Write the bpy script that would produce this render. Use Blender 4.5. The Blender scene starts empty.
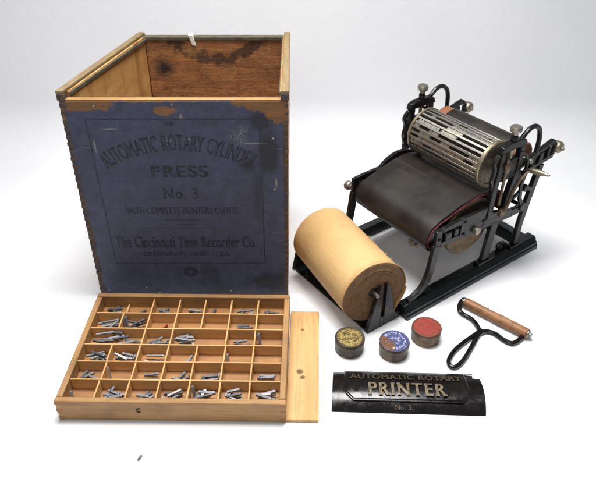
import bpy, bmesh, math, random
from mathutils import Vector, Matrix, noise
R = math.radians
PI = math.pi
rnd = random.Random(7)
sc = bpy.context.scene
C = sc.collection
S = 0.65            # the scene is drafted at 1 unit and brought to real size at the end

# ------------------------------------------------------------------ node helpers
class NT:
    def __init__(s, name):
        s.m = bpy.data.materials.new(name); s.m.use_nodes = True
        s.t = s.m.node_tree; s.n = s.t.nodes; s.l = s.t.links
        s.b = s.n['Principled BSDF']
        s.tc = s.n.new('ShaderNodeTexCoord')
    def set(s, sock, v):
        if isinstance(v, bpy.types.NodeSocket): s.l.new(v, sock)
        elif isinstance(v, (tuple, list)) and len(v) == 3 and sock.type == 'RGBA': sock.default_value = (*v, 1)
        else: sock.default_value = v
    def coord(s, scale=(1, 1, 1), loc=(0, 0, 0), rot=(0, 0, 0), kind='Object'):
        mp = s.n.new('ShaderNodeMapping'); s.l.new(s.tc.outputs[kind], mp.inputs[0])
        mp.inputs['Scale'].default_value = scale; mp.inputs['Location'].default_value = loc
        mp.inputs['Rotation'].default_value = rot
        return mp.outputs[0]
    def noise(s, vec, scale, detail=5, rough=.6, dist=0.0):
        t = s.n.new('ShaderNodeTexNoise'); s.l.new(vec, t.inputs['Vector'])
        t.inputs['Scale'].default_value = scale; t.inputs['Detail'].default_value = detail
        t.inputs['Roughness'].default_value = rough; t.inputs['Distortion'].default_value = dist
        return t.outputs['Fac']
    def vor(s, vec, scale, feat='F1'):
        t = s.n.new('ShaderNodeTexVoronoi'); s.l.new(vec, t.inputs['Vector']); t.feature = feat
        t.inputs['Scale'].default_value = scale
        return t.outputs['Distance']
    def wave(s, vec, scale, dist=2, detail=3, dscale=1, typ='BANDS', direc='X'):
        t = s.n.new('ShaderNodeTexWave'); s.l.new(vec, t.inputs['Vector']); t.wave_type = typ
        if typ == 'BANDS': t.bands_direction = direc
        else: t.rings_direction = direc
        t.inputs['Scale'].default_value = scale; t.inputs['Distortion'].default_value = dist
        t.inputs['Detail'].default_value = detail; t.inputs['Detail Scale'].default_value = dscale
        return t.outputs['Fac']
    def ramp(s, fac, lo, hi, a=0.0, b=1.0):
        t = s.n.new('ShaderNodeMapRange'); s.set(t.inputs[0], fac)
        t.inputs[1].default_value = lo; t.inputs[2].default_value = hi
        t.inputs[3].default_value = a; t.inputs[4].default_value = b
        return t.outputs[0]
    def math(s, op, a, b=0.0):
        t = s.n.new('ShaderNodeMath'); t.operation = op; s.set(t.inputs[0], a); s.set(t.inputs[1], b)
        return t.outputs[0]
    def mix(s, fac, a, b, mode='MIX'):
        t = s.n.new('ShaderNodeMix'); t.data_type = 'RGBA'; t.blend_type = mode
        s.set(t.inputs[0], fac); s.set(t.inputs[6], a); s.set(t.inputs[7], b)
        return t.outputs[2]
    def xyz(s, vec):
        t = s.n.new('ShaderNodeSeparateXYZ'); s.l.new(vec, t.inputs[0]); return t.outputs
    def bump(s, h, strength=.3, dist=.002):
        t = s.n.new('ShaderNodeBump'); s.set(t.inputs['Height'], h)
        t.inputs['Strength'].default_value = strength; t.inputs['Distance'].default_value = dist
        s.l.new(t.outputs[0], s.b.inputs['Normal'])
    def spot(s, vec, c, r, soft, wob, wscale=30, stretch=(1, 1, 1)):
        """mask 1 inside an uneven blob round c"""
        mp = s.n.new('ShaderNodeMapping'); mp.vector_type = 'POINT'; s.l.new(vec, mp.inputs[0])
        mp.inputs['Location'].default_value = tuple(-a * b for a, b in zip(c, stretch)); mp.inputs['Scale'].default_value = stretch
        ln = s.n.new('ShaderNodeVectorMath'); ln.operation = 'LENGTH'; s.l.new(mp.outputs[0], ln.inputs[0])
        nz = s.noise(vec, wscale, 4, .6)
        d = s.math('ADD', ln.outputs['Value'], s.ramp(nz, .2, .8, -wob, wob))
        return s.ramp(d, r, r - soft, 0, 1)
    def out(s, col, rough=.5, metal=0.0, spec=None, coat=None, sheen=None):
        s.set(s.b.inputs['Base Color'], col); s.set(s.b.inputs['Roughness'], rough); s.set(s.b.inputs['Metallic'], metal)
        if spec is not None: s.set(s.b.inputs['Specular IOR Level'], spec)
        if coat: s.b.inputs['Coat Weight'].default_value = coat; s.b.inputs['Coat Roughness'].default_value = .12
        if sheen: s.b.inputs['Sheen Weight'].default_value = sheen
        return s.m

def wood(name, ca, cb, dark, axis='X', scale=1.0, dirt=.35, rough=.55, knots=(), big_s=9):
    """wood whose grain runs along axis (object space)"""
    s = NT(name)
    st = {'X': (3, 42, 42), 'Y': (42, 3, 42), 'Z': (42, 42, 3)}[axis]
    v = s.coord(tuple(a * scale for a in st))
    g1 = s.noise(v, 1.0, 8, .62, .6)
    v2 = s.coord(tuple(a * scale * 4.5 for a in st)); g2 = s.noise(v2, 1.0, 4, .6)
    o = s.coord()
    col = s.mix(s.ramp(g1, .3, .7), ca, cb)
    col = s.mix(s.ramp(g2, .52, .78, 0, .55), col, dark)
    big = s.noise(o, big_s, 5, .65)
    col = s.mix(s.ramp(big, .46, .70, 0, dirt), col, dark)
    fine = s.noise(o, 160, 3, .7)
    col = s.mix(s.ramp(fine, .6, .8, 0, .3), col, dark)
    for c, r in knots:
        col = s.mix(s.spot(o, c, r, r * .5, r * .35, 60), col, tuple(x * .6 for x in dark))
    s.bump(s.math('ADD', g2, s.math('MULTIPLY', g1, .5)), .35, .0012)
    return s.out(col, s.ramp(g1, 0, 1, rough - .08, rough + .15))

def black_metal(name, base=(.008, .008, .009), rough=.2, wear=.35, brown=(.10, .075, .05)):
    s = NT(name); o = s.coord()
    n1 = s.noise(o, 55, 6, .7); n2 = s.noise(o, 260, 3, .6); n3 = s.noise(o, 12, 4, .6)
    col = s.mix(s.ramp(n1, .55, .75, 0, wear), base, brown)
    col = s.mix(s.ramp(n3, .5, .8, 0, .2), col, (.03, .03, .03))
    s.bump(n1, .12, .0006)
    return s.out(col, s.math('ADD', s.ramp(n1, .4, .8, rough, rough + .25), s.ramp(n2, .4, .8, 0, .15)), 0.0, .32)

def aged_metal(name, ca, cb, dark, rough=.33, metal=.9, ns=60):
    s = NT(name); o = s.coord()
    n1 = s.noise(o, ns, 6, .7); n2 = s.noise(o, ns * 4, 4, .6)
    col = s.mix(s.ramp(n1, .35, .65), ca, cb)
    col = s.mix(s.ramp(n2, .52, .72, 0, .75), col, dark)
    s.bump(n2, .3, .0006)
    return s.out(col, s.ramp(n1, .2, .8, rough, rough + .25), s.ramp(n2, .5, .8, metal, metal * .6))

M = {}
M['tan'] = wood('tan_wood', (.41, .228, .083), (.27, .14, .046), (.085, .042, .02), 'X', dirt=.35, big_s=16)
M['tanY'] = wood('tan_wood_lengthwise', (.41, .228, .083), (.27, .14, .046), (.085, .042, .02), 'Y', dirt=.35, big_s=16)
M['div'] = wood('divider_wood', (.66, .39, .16), (.48, .26, .09), (.30, .13, .04), 'X', dirt=.2)
M['divY'] = wood('divider_wood_lengthwise', (.66, .39, .16), (.48, .26, .09), (.30, .13, .04), 'Y', dirt=.2)
M['floorwood'] = wood('tray_floor_wood', (.38, .185, .06), (.25, .11, .035), (.13, .05, .018), 'X', dirt=.5)  # darker brown than the walls: shade inside the compartments is put into this colour
M['lid'] = wood('lid_wood', (.62, .37, .15), (.50, .28, .095), (.20, .10, .04), 'Y', dirt=.15,
                knots=[((.028, .247, .007), .0045), ((.024, .122, .007), .009), ((.031, .108, .007), .007)])
M['grain'] = wood('brayer_wood', (.34, .155, .055), (.22, .09, .03), (.06, .027, .012), 'X', 1.6, dirt=.75, rough=.5, big_s=70)
M['black'] = black_metal('black_japanned_metal')
M['blackbase'] = black_metal('black_base_enamel', (.007, .010, .010), .12, .15, (.03, .033, .03))
M['blackplate'] = black_metal('black_plate_enamel', (.007, .006, .006), .09, .15, (.018, .015, .013))
M['nickel'] = aged_metal('tarnished_nickel', (.40, .375, .33), (.25, .225, .185), (.08, .06, .04), .3)
M['brass'] = aged_metal('aged_brass', (.42, .37, .27), (.25, .215, .15), (.10, .07, .035), .3)
M['bronze'] = aged_metal('dark_bronze', (.20, .15, .09), (.12, .09, .055), (.03, .025, .018), .4, .8)
M['steel'] = aged_metal('grey_steel', (.46, .45, .41), (.30, .285, .25), (.07, .06, .05), .27, .9, 90)
M['core'] = aged_metal('dark_drum_core', (.05, .042, .03), (.03, .025, .02), (.01, .01, .01), .55, .5)
M['lead'] = aged_metal('lead_type', (.30, .30, .32), (.19, .19, .205), (.06, .06, .06), .4, .6, 120)
M['leaddark'] = aged_metal('dark_lead_type', (.17, .17, .18), (.09, .09, .095), (.02, .02, .02), .42, .7, 120)
M['leadbright'] = aged_metal('bright_lead_type', (.52, .52, .52), (.38, .38, .38), (.15, .15, .15), .3, .8, 120)
M['rust'] = aged_metal('rusty_type', (.40, .13, .04), (.28, .08, .03), (.08, .03, .02), .6, .3, 120)
def plain(name, col, rough=.6, var=.3, ns=80, **k):
    s = NT(name); o = s.coord(); n = s.noise(o, ns, 5, .65)
    c = s.mix(s.ramp(n, .35, .75, 0, var), col, tuple(x * .35 for x in col)); s.bump(n, .25, .0006)
    return s.out(c, rough, **k)
M['red'] = plain('red_felt', (.085, .008, .014), .85)
M['copper'] = plain('orange_wood_end', (.24, .095, .042), .5)
M['chip'] = plain('pale_chip', (.75, .72, .62), .6, .2)
M['gold'] = aged_metal('gold_paint', (.19, .145, .08), (.07, .052, .03), (.012, .010, .008), .4, .3, 130)
def inkm():
    s = NT('faded_printing_ink'); o = s.coord(); n = s.noise(o, 90, 5, .7); n2 = s.noise(o, 14, 4, .6)
    c = s.mix(s.ramp(n, .44, .60), (.010, .010, .013), (.034, .039, .072)); c = s.mix(s.ramp(n2, .45, .7, 0, .5), c, (.024, .027, .045))
    return s.out(c, .6, 0, .35)
M['ink'] = inkm()
M['goldworn'] = aged_metal('worn_gold_paint', (.11, .085, .045), (.035, .028, .018), (.010, .009, .008), .4, .3, 110)
def cloth():
    s = NT('black_blanket'); o = s.coord()
    n1 = s.noise(o, 14, 6, .6); n2 = s.noise(o, 400, 2, .6); n3 = s.noise(s.coord((30, 2, 30)), 1, 5, .6)
    col = s.mix(s.ramp(n1, .35, .7), (.011, .009, .008), (.022, .018, .015))
    col = s.mix(s.ramp(n3, .6, .8, 0, .4), col, (.07, .055, .045))
    s.bump(s.math('ADD', n2, s.math('MULTIPLY', n1, 2)), .25, .0006)
    return s.out(col, s.ramp(n1, .3, .7, .38, .56), 0, .27)
M['cloth'] = cloth()
def kraft():
    s = NT('kraft_paper'); o = s.coord()
    n1 = s.noise(o, 8, 5, .6); n2 = s.noise(s.coord((250, 12, 250)), 1, 4, .6); n3 = s.noise(o, 300, 2, .5)
    col = s.mix(s.ramp(n1, .3, .7), (.58, .385, .18), (.50, .315, .13))
    col = s.mix(s.ramp(n2, .5, .85, 0, .10), col, (.42, .22, .07))
    st = s.noise(o, 28, 5, .7); col = s.mix(s.ramp(st, .58, .72, 0, .35), col, (.36, .19, .07))
    X_ = s.xyz(o); edge = s.ramp(s.math('ADD', X_[1], s.ramp(st, .2, .8, -.01, .01)), .014, .002, 0, .45); col = s.mix(edge, col, (.30, .15, .055))
    cr = s.noise(s.coord((30, 9, 30), rot=(.3, 0, .4)), 1, 3, .5, 1.5)
    s.bump(s.math('ADD', s.math('MULTIPLY', n3, .2), s.math('MULTIPLY', cr, 1.5)), .3, .002)
    return s.out(col, .55, 0, .35)
M['kraft'] = kraft()
def kraft_end():
    s = NT('paper_roll_end'); o = s.coord()
    X = s.xyz(o)
    rr = s.math('SQRT', s.math('ADD', s.math('MULTIPLY', X[0], X[0]), s.math('MULTIPLY', X[2], X[2])))
    rr = s.math('ADD', rr, s.ramp(s.noise(o, 14, 3, .5), 0, 1, -.003, .003))
    rings = s.math('SINE', s.math('MULTIPLY', rr, 5200)); cmb = s.n.new('ShaderNodeCombineXYZ'); s.l.new(s.math('MULTIPLY', rr, 320), cmb.inputs[0])
    rings2 = s.ramp(s.noise(cmb.outputs[0], 1, 5, .8), .35, .65, -1, 1)
    col = s.mix(s.ramp(rings, -1, 1, 0, .5), (.30, .165, .07), (.15, .075, .03))
    col = s.mix(s.ramp(rings2, -.2, 1, 0, .5), col, (.11, .05, .02))
    col = s.mix(s.ramp(s.noise(o, 60, 5, .7), .45, .7, 0, .6), col, (.09, .04, .018))
    s.bump(s.math('ADD', rings, rings2), .5, .001)
    return s.out(col, .75)
M['kraftend'] = kraft_end()

def backwood():
    s = NT('dark_stained_back_wood'); o = s.coord()
    g = s.noise(s.coord((6, 6, 60), rot=(0, R(35), 0)), 1, 8, .7, 1.2)
    big = s.noise(o, 11, 6, .7, .5); f = s.noise(o, 90, 5, .7)
    col = s.mix(s.ramp(g, .3, .7), (.44, .19, .06), (.27, .105, .034))
    col = s.mix(s.ramp(big, .45, .70, 0, .7), col, (.09, .036, .016))
    col = s.mix(s.ramp(f, .5, .75, 0, .5), col, (.035, .016, .009))
    # a dark ragged arc of rough bark like stain hanging from the top edge
    ring = s.spot(o, (-.195, .334, .60), .158, .012, .022, 60)
    ring2 = s.spot(o, (-.195, .334, .60), .134, .012, .016, 40)
    band = s.math('SUBTRACT', ring, ring2)
    col = s.mix(s.math('MULTIPLY', s.math('MAXIMUM', band, 0), .8), col, (.025, .012, .008))
    col = s.mix(s.spot(o, (-.325, .334, .44), .040, .04, .02, 25), col, (.025, .012, .010))
    col = s.mix(s.math('MULTIPLY', s.spot(o, (-.25, .334, .485), .025, .02, .015, 50), .8), col, (.45, .22, .08))
    s.bump(s.math('ADD', g, s.math('MULTIPLY', f, 1.2)), .5, .002)
    return s.out(col, .75)
M['back'] = backwood()

def innerside():
    s = NT('inner_side_wood'); o = s.coord()
    g = s.noise(s.coord((40, 4, 40)), 1, 8, .65, .8); b = s.noise(s.coord((3, 12, 3)), 1, 4, .6, 1.0)
    col = s.mix(s.ramp(g, .3, .7), (.62, .35, .13), (.46, .23, .07))
    col = s.mix(s.ramp(b, .48, .60, 0, .8), col, (.30, .12, .035))
    col = s.mix(s.ramp(s.noise(o, 30, 5, .7), .5, .75, 0, .4), col, (.22, .10, .035))
    s.bump(g, .3, .001)
    return s.out(col, .5)
M['inner'] = innerside()
def rimwood():
    s = NT('worn_rim_wood'); o = s.coord()
    g = s.noise(s.coord((60, 6, 60)), 1, 7, .65, .5); f = s.noise(o, 60, 5, .7)
    col = s.mix(s.ramp(g, .3, .7), (.26, .185, .09), (.16, .11, .055))
    col = s.mix(s.ramp(f, .48, .72, 0, .65), col, (.11, .075, .035))
    s.bump(f, .5, .0015)
    return s.out(col, .65)
M['rim'] = rimwood()
def darkrim():
    s = NT('dark_rim_wood'); o = s.coord(); f = s.noise(o, 50, 5, .7)
    col = s.mix(s.ramp(f, .4, .7), (.10, .085, .05), (.04, .034, .022)); s.bump(f, .5, .0015)
    return s.out(col, .7)
M['darkrim'] = darkrim()
def edgewood():
    s = NT('weathered_joint_wood'); o = s.coord(); f = s.noise(o, 70, 6, .75); g = s.noise(o, 22, 4, .6)
    col = s.mix(s.ramp(f, .4, .65), (.11, .065, .034), (.045, .034, .028))
    col = s.mix(s.ramp(g, .48, .6, 0, .85), col, (.035, .038, .055)); s.bump(f, .7, .002)
    return s.out(col, .7)
M['joint'] = edgewood()

def bluepaper():
    """worn blue label paper; coordinates: object x along the panel, z up"""
    s = NT('worn_blue_label'); o = s.coord()
    n1 = s.noise(o, 7, 6, .65); n2 = s.noise(o, 45, 6, .7); n3 = s.noise(s.coord((12, 1, 220)), 1, 4, .6); n4 = s.noise(s.coord((200, 1, 10)), 1, 4, .6)
    col = s.mix(s.ramp(n1, .35, .68), (.058, .068, .130), (.046, .052, .092))
    col = s.mix(s.ramp(n2, .40, .70, 0, .65), col, (.020, .022, .034))
    col = s.mix(s.ramp(n3, .60, .80, 0, .35), col, (.10, .11, .15))
    col = s.mix(s.ramp(n4, .66, .82, 0, .30), col, (.11, .11, .13))
    # purple grey fading in the middle
    col = s.mix(s.math('MULTIPLY', s.spot(o, (-.25, 0, .22), .2, .16, .03, 12), .35), col, (.050, .050, .085))
    # dark damp stains
    for c, r, so, st, a in [((-.060, 0, .385), .045, .02, (1.6, 1, .75), .85), ((-.075, 0, .455), .035, .02, (1, 1, 1.4), .8),
                            ((-.055, 0, .045), .06, .03, (.8, 1, 1.6), .85), ((-.19, 0, .035), .05, .03, (.6, 1, 1.8), .5),
                            ((-.105, 0, .355), .022, .015, (.9, 1, 1), .8), ((-.205, 0, .075), .03, .02, (1, 1, 1), .5),
                            ((-.085, 0, .28), .05, .04, (3, 1, .5), .5)]:
        col = s.mix(s.math('MULTIPLY', s.spot(o, c, r, so, .012, 35, st), a), col, (.012, .012, .016))
    # pale scratches and rubs
    sc1 = s.math('MULTIPLY', s.spot(o, (-.118, 0, .425), .024, .02, .012, 60, (1, 1, .8)), s.ramp(s.noise(o, 240, 3, .7), .48, .6))
    col = s.mix(s.math('MULTIPLY', sc1, .7), col, (.26, .25, .23))
    for c, r, st in [((-.222, 0, .4175), .0075, (.55, 1, 3.2)), ((-.262, 0, .414), .006, (.6, 1, 3.2)), ((-.09, 0, .408), .014, (.5, 1, 7)),
                     ((-.375, 0, .44), .012, (.6, 1, 5)), ((-.231, 0, .466), .004, (1, 1, .5)), ((-.246, 0, .492), .003, (1, 1, 1)),
                     ((-.412, 0, .40), .016, (6, 1, .8)), ((-.046, 0, .315), .012, (3, 1, .8))]:
        col = s.mix(s.math('MULTIPLY', s.spot(o, c, r, r * .8, r * .3, 120, st), .6), col, (.36, .30, .22))
    sc2 = s.math('MULTIPLY', s.ramp(s.noise(s.coord((300, 1, 300)), 1, 2, .5), .60, .70), s.ramp(s.noise(o, 18, 4, .6), .52, .64))
    col = s.mix(s.math('MULTIPLY', sc2, .5), col, (.20, .19, .19))
    sc3 = s.math('MULTIPLY', s.ramp(s.noise(s.coord((14, 1, 420), rot=(0, R(8), 0)), 1, 2, .5), .66, .72), s.ramp(s.noise(o, 12, 4, .6), .5, .6))
    col = s.mix(s.math('MULTIPLY', sc3, .45), col, (.24, .22, .20))
    # bare wood where the paper is torn away
    wg = s.noise(s.coord((6, 60, 60)), 1, 6, .65, .5)
    bare = s.mix(s.ramp(wg, .3, .7), (.25, .125, .046), (.12, .056, .022))
    m = s.spot(o, (-.262, 0, .4785), .019, .004, .006, 90, (.8, 1, 1.7))
    for c, r, st, wb in [((-.022, 0, .492), .052, (1.0, 1, 1.2), .014), ((-.06, 0, .505), .03, (.42, 1, 1), .008), ((-.405, 0, .503), .024, (.45, 1, 1.0), .012),
                         ((-.44, 0, .487), .014, (.8, 1, 1.2), .008), ((-.30, 0, .506), .0105, (.06, 1, 1), .004)]:
        m = s.math('MAXIMUM', m, s.spot(o, c, r, .0035, wb * 1.25, 80, st))
    X = s.xyz(o)
    nz = s.noise(s.coord((30, 30, 30)), 1, 6, .7)
    left = s.ramp(s.math('ADD', X[0], s.ramp(nz, .25, .75, -.009, .009)), -.4565, -.4605)
    right = s.ramp(s.math('ADD', X[0], s.ramp(nz, .25, .75, -.004, .004)), -.0315, -.0285)
    m = s.math('MAXIMUM', m, s.math('MAXIMUM', left, right))
    low = s.ramp(s.math('ADD', X[2], s.ramp(nz, .3, .7, -.004, .004)), .009, .006)
    m = s.math('MAXIMUM', m, s.math('MULTIPLY', low, .8))
    specks = s.math('MULTIPLY', s.ramp(s.vor(o, 40), .10, .05), s.ramp(s.noise(o, 5, 2, .5), .5, .6))
    m = s.math('MAXIMUM', m, s.math('MULTIPLY', specks, .6))
    edge = s.math('MAXIMUM', s.ramp(X[0], -.4525, -.4560), s.ramp(X[0], -.0335, -.0300))
    edge = s.math('MULTIPLY', edge, s.ramp(X[2], .46, .44))
    bare = s.mix(edge, bare, s.mix(s.ramp(n2, .4, .6), (.095, .052, .026), (.035, .028, .026)))
    col = s.mix(m, col, bare)
    s.bump(s.math('ADD', s.math('MULTIPLY', m, -1.5), n2), .4, .0008)
    return s.out(col, s.ramp(m, 0, 1, .55, .7), 0, .35)
M['blue'] = bluepaper()

# ------------------------------------------------------------------ mesh helpers
class MB:
    def __init__(s): s.v = []; s.f = []; s.mi = []; s.mat = 0
    def add(s, vs, fs):
        b = len(s.v); s.v += [tuple(v) for v in vs]; s.f += [tuple(b + i for i in f) for f in fs]; s.mi += [s.mat] * len(fs); return s
    def hexa(s, p):   # 8 pts: bottom 4 ccw, top 4 ccw
        return s.add(p, [(3, 2, 1, 0), (4, 5, 6, 7), (0, 1, 5, 4), (1, 2, 6, 5), (2, 3, 7, 6), (3, 0, 4, 7)])
    def box(s, x0, x1, y0, y1, z0, z1):
        return s.hexa([(x0, y0, z0), (x1, y0, z0), (x1, y1, z0), (x0, y1, z0), (x0, y0, z1), (x1, y0, z1), (x1, y1, z1), (x0, y1, z1)])
    def prism(s, poly, a, b, fn):
        """poly 2D points, extruded from a to b; fn(p, t) -> 3D"""
        n = len(poly); vs = [fn(p, a) for p in poly] + [fn(p, b) for p in poly]
        fs = [tuple(range(n))[::-1], tuple(range(n, 2 * n))] + [(i, (i + 1) % n, (i + 1) % n + n, i + n) for i in range(n)]
        return s.add(vs, fs)
    def tube(s, pts, r, seg=12, closed=False, cap=True, flat=1.0):
        pts = [Vector(p) for p in pts]; n = len(pts); rs = r if isinstance(r, (list, tuple)) else [r] * n
        rings = []; up = None
        for i, p in enumerate(pts):
            if closed: t = pts[(i + 1) % n] - pts[i - 1]
            else: t = pts[min(i + 1, n - 1)] - pts[max(i - 1, 0)]
            t.normalize()
            if up is None: up = Vector((0, 0, 1)) if abs(t.z) < .9 else Vector((1, 0, 0))
            up = (up - t * up.dot(t)); up.normalize(); si = t.cross(up)
            rings.append([p + (up * math.cos(a) * flat + si * math.sin(a)) * rs[i] for a in [2 * PI * k / seg for k in range(seg)]])
        vs = [v for rg in rings for v in rg]; fs = []
        m = n if closed else n - 1
        for i in range(m):
            j = (i + 1) % n
            for k in range(seg):
                l = (k + 1) % seg; fs.append((i * seg + k, i * seg + l, j * seg + l, j * seg + k))
        if cap and not closed: fs += [tuple(range(seg))[::-1], tuple((n - 1) * seg + k for k in range(seg))]
        return s.add(vs, fs)
    def lathe(s, prof, o=(0, 0, 0), ax=(0, 0, 1), seg=48, jit=None):
        """prof: list of (radius, height along ax)"""
        ax = Vector(ax).normalized(); o = Vector(o)
        a = Vector((1, 0, 0)) if abs(ax.x) < .9 else Vector((0, 1, 0)); a = (a - ax * a.dot(ax)).normalized(); b = ax.cross(a)
        vs = []; fs = []; n = len(prof)
        for i, (r, h) in enumerate(prof):
            for k in range(seg):
                t = 2 * PI * k / seg; rr = r * (jit(t, i) if jit else 1)
                vs.append(o + ax * h + (a * math.cos(t) + b * math.sin(t)) * rr)
        for i in range(n - 1):
            for k in range(seg):
                l = (k + 1) % seg; fs.append((i * seg + k, i * seg + l, (i + 1) * seg + l, (i + 1) * seg + k))
        if prof[0][0] > 1e-6: fs.append(tuple(range(seg))[::-1])
        if prof[-1][0] > 1e-6: fs.append(tuple((n - 1) * seg + k for k in range(seg)))
        return s.add(vs, fs)
    def build(s, name, mat, parent=None, bevel=0, smooth=35, seg=2):
        me = bpy.data.meshes.new(name); me.from_pydata(s.v, [], s.f)
        for m in (mat if isinstance(mat, (list, tuple)) else [mat]): me.materials.append(M[m] if isinstance(m, str) else m)
        for p, i in zip(me.polygons, s.mi): p.material_index = i
        bm = bmesh.new(); bm.from_mesh(me); bmesh.ops.remove_doubles(bm, verts=bm.verts, dist=1e-6)
        bmesh.ops.recalc_face_normals(bm, faces=bm.faces); bm.to_mesh(me); bm.free()
        if smooth:
            for p in me.polygons: p.use_smooth = True
            me.set_sharp_from_angle(angle=R(smooth))
        o = bpy.data.objects.new(name, me); C.objects.link(o); o.parent = parent
        if bevel:
            b = o.modifiers.new('bevel', 'BEVEL'); b.width = bevel; b.segments = seg; b.limit_method = 'ANGLE'; b.angle_limit = R(40)
            if smooth: b.harden_normals = False
        return o
def thing(name, label, cat, loc=(0, 0, 0), rz=0, group=None):
    o = bpy.data.objects.new(name, None); C.objects.link(o); o.location = loc; o.rotation_euler = (0, 0, rz)
    o.empty_display_size = .02
    return tag(o, label, cat, group)
def tag(o, label, cat, group=None):
    o['label'] = label; o['category'] = cat
    if group: o['group'] = group
    return o
def catmull(pts, n=6, closed=False):
    P = [Vector(p) for p in pts]; out = []; N = len(P)
    for i in range(N if closed else N - 1):
        g = lambda k: P[k % N] if closed else P[max(0, min(N - 1, k))]
        a, b, c, d = g(i - 1), g(i), g(i + 1), g(i + 2)
        for j in range(n):
            t = j / n
            out.append(.5 * ((2 * b) + (c - a) * t + (2 * a - 5 * b + 4 * c - d) * t * t + (3 * b - a - 3 * c + d) * t ** 3))
    if not closed: out.append(P[-1])
    return out

def text_mesh(txt, width, height, fn, bold=2, slab=True, spacing=1.0, name='lettering', mat='ink', parent=None, thick=.0006):
    """built-in font with slab serifs; cap height and width set, then mapped by fn(x, y, z)"""
    cu = bpy.data.curves.new('t', 'FONT'); cu.body = txt; cu.space_character = spacing; cu.resolution_u = 4
    ob = bpy.data.objects.new('t', cu); C.objects.link(ob); bpy.context.view_layer.update()
    dg = bpy.context.evaluated_depsgraph_get(); src = bpy.data.meshes.new_from_object(ob.evaluated_get(dg))
    bpy.data.objects.remove(ob); bpy.data.curves.remove(cu)
    bm = bmesh.new(); bm.from_mesh(src); bpy.data.meshes.remove(src); bmesh.ops.remove_doubles(bm, verts=bm.verts, dist=1e-5)
    cap = .69; rects = []
    if slab:
        ys = sorted(v.co.y for v in bm.verts); topy = max(set(round(y, 3) for y in ys if y > .5), key=lambda q: sum(abs(y - q) < .002 for y in ys))
        for e in bm.edges:
            if len(e.link_faces) != 1: continue
            a, b = e.verts[0].co, e.verts[1].co; L = abs(a.x - b.x)
            if abs(a.y - b.y) < .002 and .05 < L < .16:
                for yy, dy in ((0, 1), (topy, -1)):
                    if abs(a.y - yy) < .004: rects.append((min(a.x, b.x) - .065, max(a.x, b.x) + .065, min(yy, yy + dy * .085), max(yy, yy + dy * .085)))
    xs = [v.co.x for v in bm.verts]; x0, x1 = min(xs), max(xs)
    vs = []; fs = []
    base = [v.co.copy() for v in bm.verts]; bm.verts.index_update()
    bf = [[v.index for v in f.verts] for f in bm.faces]; be = [[v.index for v in e.verts] for e in bm.edges if len(e.link_faces) == 1]
    def put(x, y, z):
        return fn((x - x0) / (x1 - x0) * width - width / 2, y / cap * height, z)
    lift = thick * .03
    for k in range(bold):
        dx = (k - (bold - 1) / 2) * .028; n0 = len(vs); zt = thick - k * lift
        for c in base: vs.append(put(c.x + dx, c.y, zt))
        for c in base: vs.append(put(c.x + dx, c.y, k * lift))
        m = len(base)
        fs += [[n0 + q for q in f] for f in bf] + [[n0 + e[0], n0 + e[1], n0 + m + e[1], n0 + m + e[0]] for e in be]
    for i_, (xa, xb, ya, yb) in enumerate(rects):
        n0 = len(vs); zt = thick - (bold + 1 + i_ % 3) * lift
        for z in (zt, 0): vs += [put(xa, ya, z), put(xb, ya, z), put(xb, yb, z), put(xa, yb, z)]
        fs += [[n0, n0 + 1, n0 + 2, n0 + 3]] + [[n0 + q, n0 + (q + 1) % 4, n0 + 4 + (q + 1) % 4, n0 + 4 + q] for q in range(4)]
    bm.free(); me = bpy.data.meshes.new(name); me.from_pydata(vs, [], fs); me.materials.append(M[mat])
    o = bpy.data.objects.new(name, me); C.objects.link(o); o.parent = parent
    return o

# ------------------------------------------------------------------ seamless backdrop (table and wall in one sheet)
mb = MB()
prof = [(-1.2, 0), (0, 0), (.6, 0), (1.2, 0), (1.78, 0)]
rc = .16; y0 = 1.80
for i in range(1, 13):
    a = R(87) * i / 12; prof.append((y0 + rc * math.sin(a), rc * (1 - math.cos(a))))
ex = prof[-1]; prof += [(ex[0] + .1 * math.cos(R(87)) * k, ex[1] + .1 * k) for k in (1, 2, 3, 4)]
nx = 40; vs = []; fs = []
for i in range(nx + 1):
    x = -3 + 6 * i / nx
    for (y, z) in prof: vs.append((x, y + .012 * noise.noise((x * 1.3, y, z * 1.5)) * (1 if z > .02 else 0), z))
n = len(prof)
for i in range(nx):
    for j in range(n - 1): fs.append((i * n + j, (i + 1) * n + j, (i + 1) * n + j + 1, i * n + j + 1))
mb.add(vs, fs)
s = NT('white_backdrop_paper'); o_ = s.coord()
n1 = s.noise(o_, 3, 5, .6); n2 = s.noise(o_, 45, 4, .65)
col = s.mix(s.ramp(n1, .3, .7), (.79, .80, .825), (.75, .76, .79)); col = s.mix(s.ramp(n2, .5, .8, 0, .08), col, (.68, .68, .72))
s.bump(s.math('ADD', n1, n2), .2, .003); M['paper'] = s.out(col, .8, 0, .2)
bd = mb.build('table_surface', 'paper', None, smooth=180); bd['kind'] = 'structure'

# ------------------------------------------------------------------ wooden box
BY = 1.1453
box = thing('wooden_box', 'open wooden box with worn dark blue printed front standing behind the type tray', 'box', (0, BY, 0))
def bx(pts): return [(x, y - BY, z) for x, y, z in pts]
xl0, xl1, xr0, xr1 = -.4725, -.4655, -.0235, -.0185      # left and right outer edges, bottom and top
def X(side, z):                                           # outer x of front corner at a height
    t = z / .518
    return (xl0 + (xl1 - xl0) * t) if side < 0 else (xr0 + (xr1 - xr0) * t)
BL, BR, DY = .090, -.001, .348                            # how far each back corner moves inwards, depth
T = .0165
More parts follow.
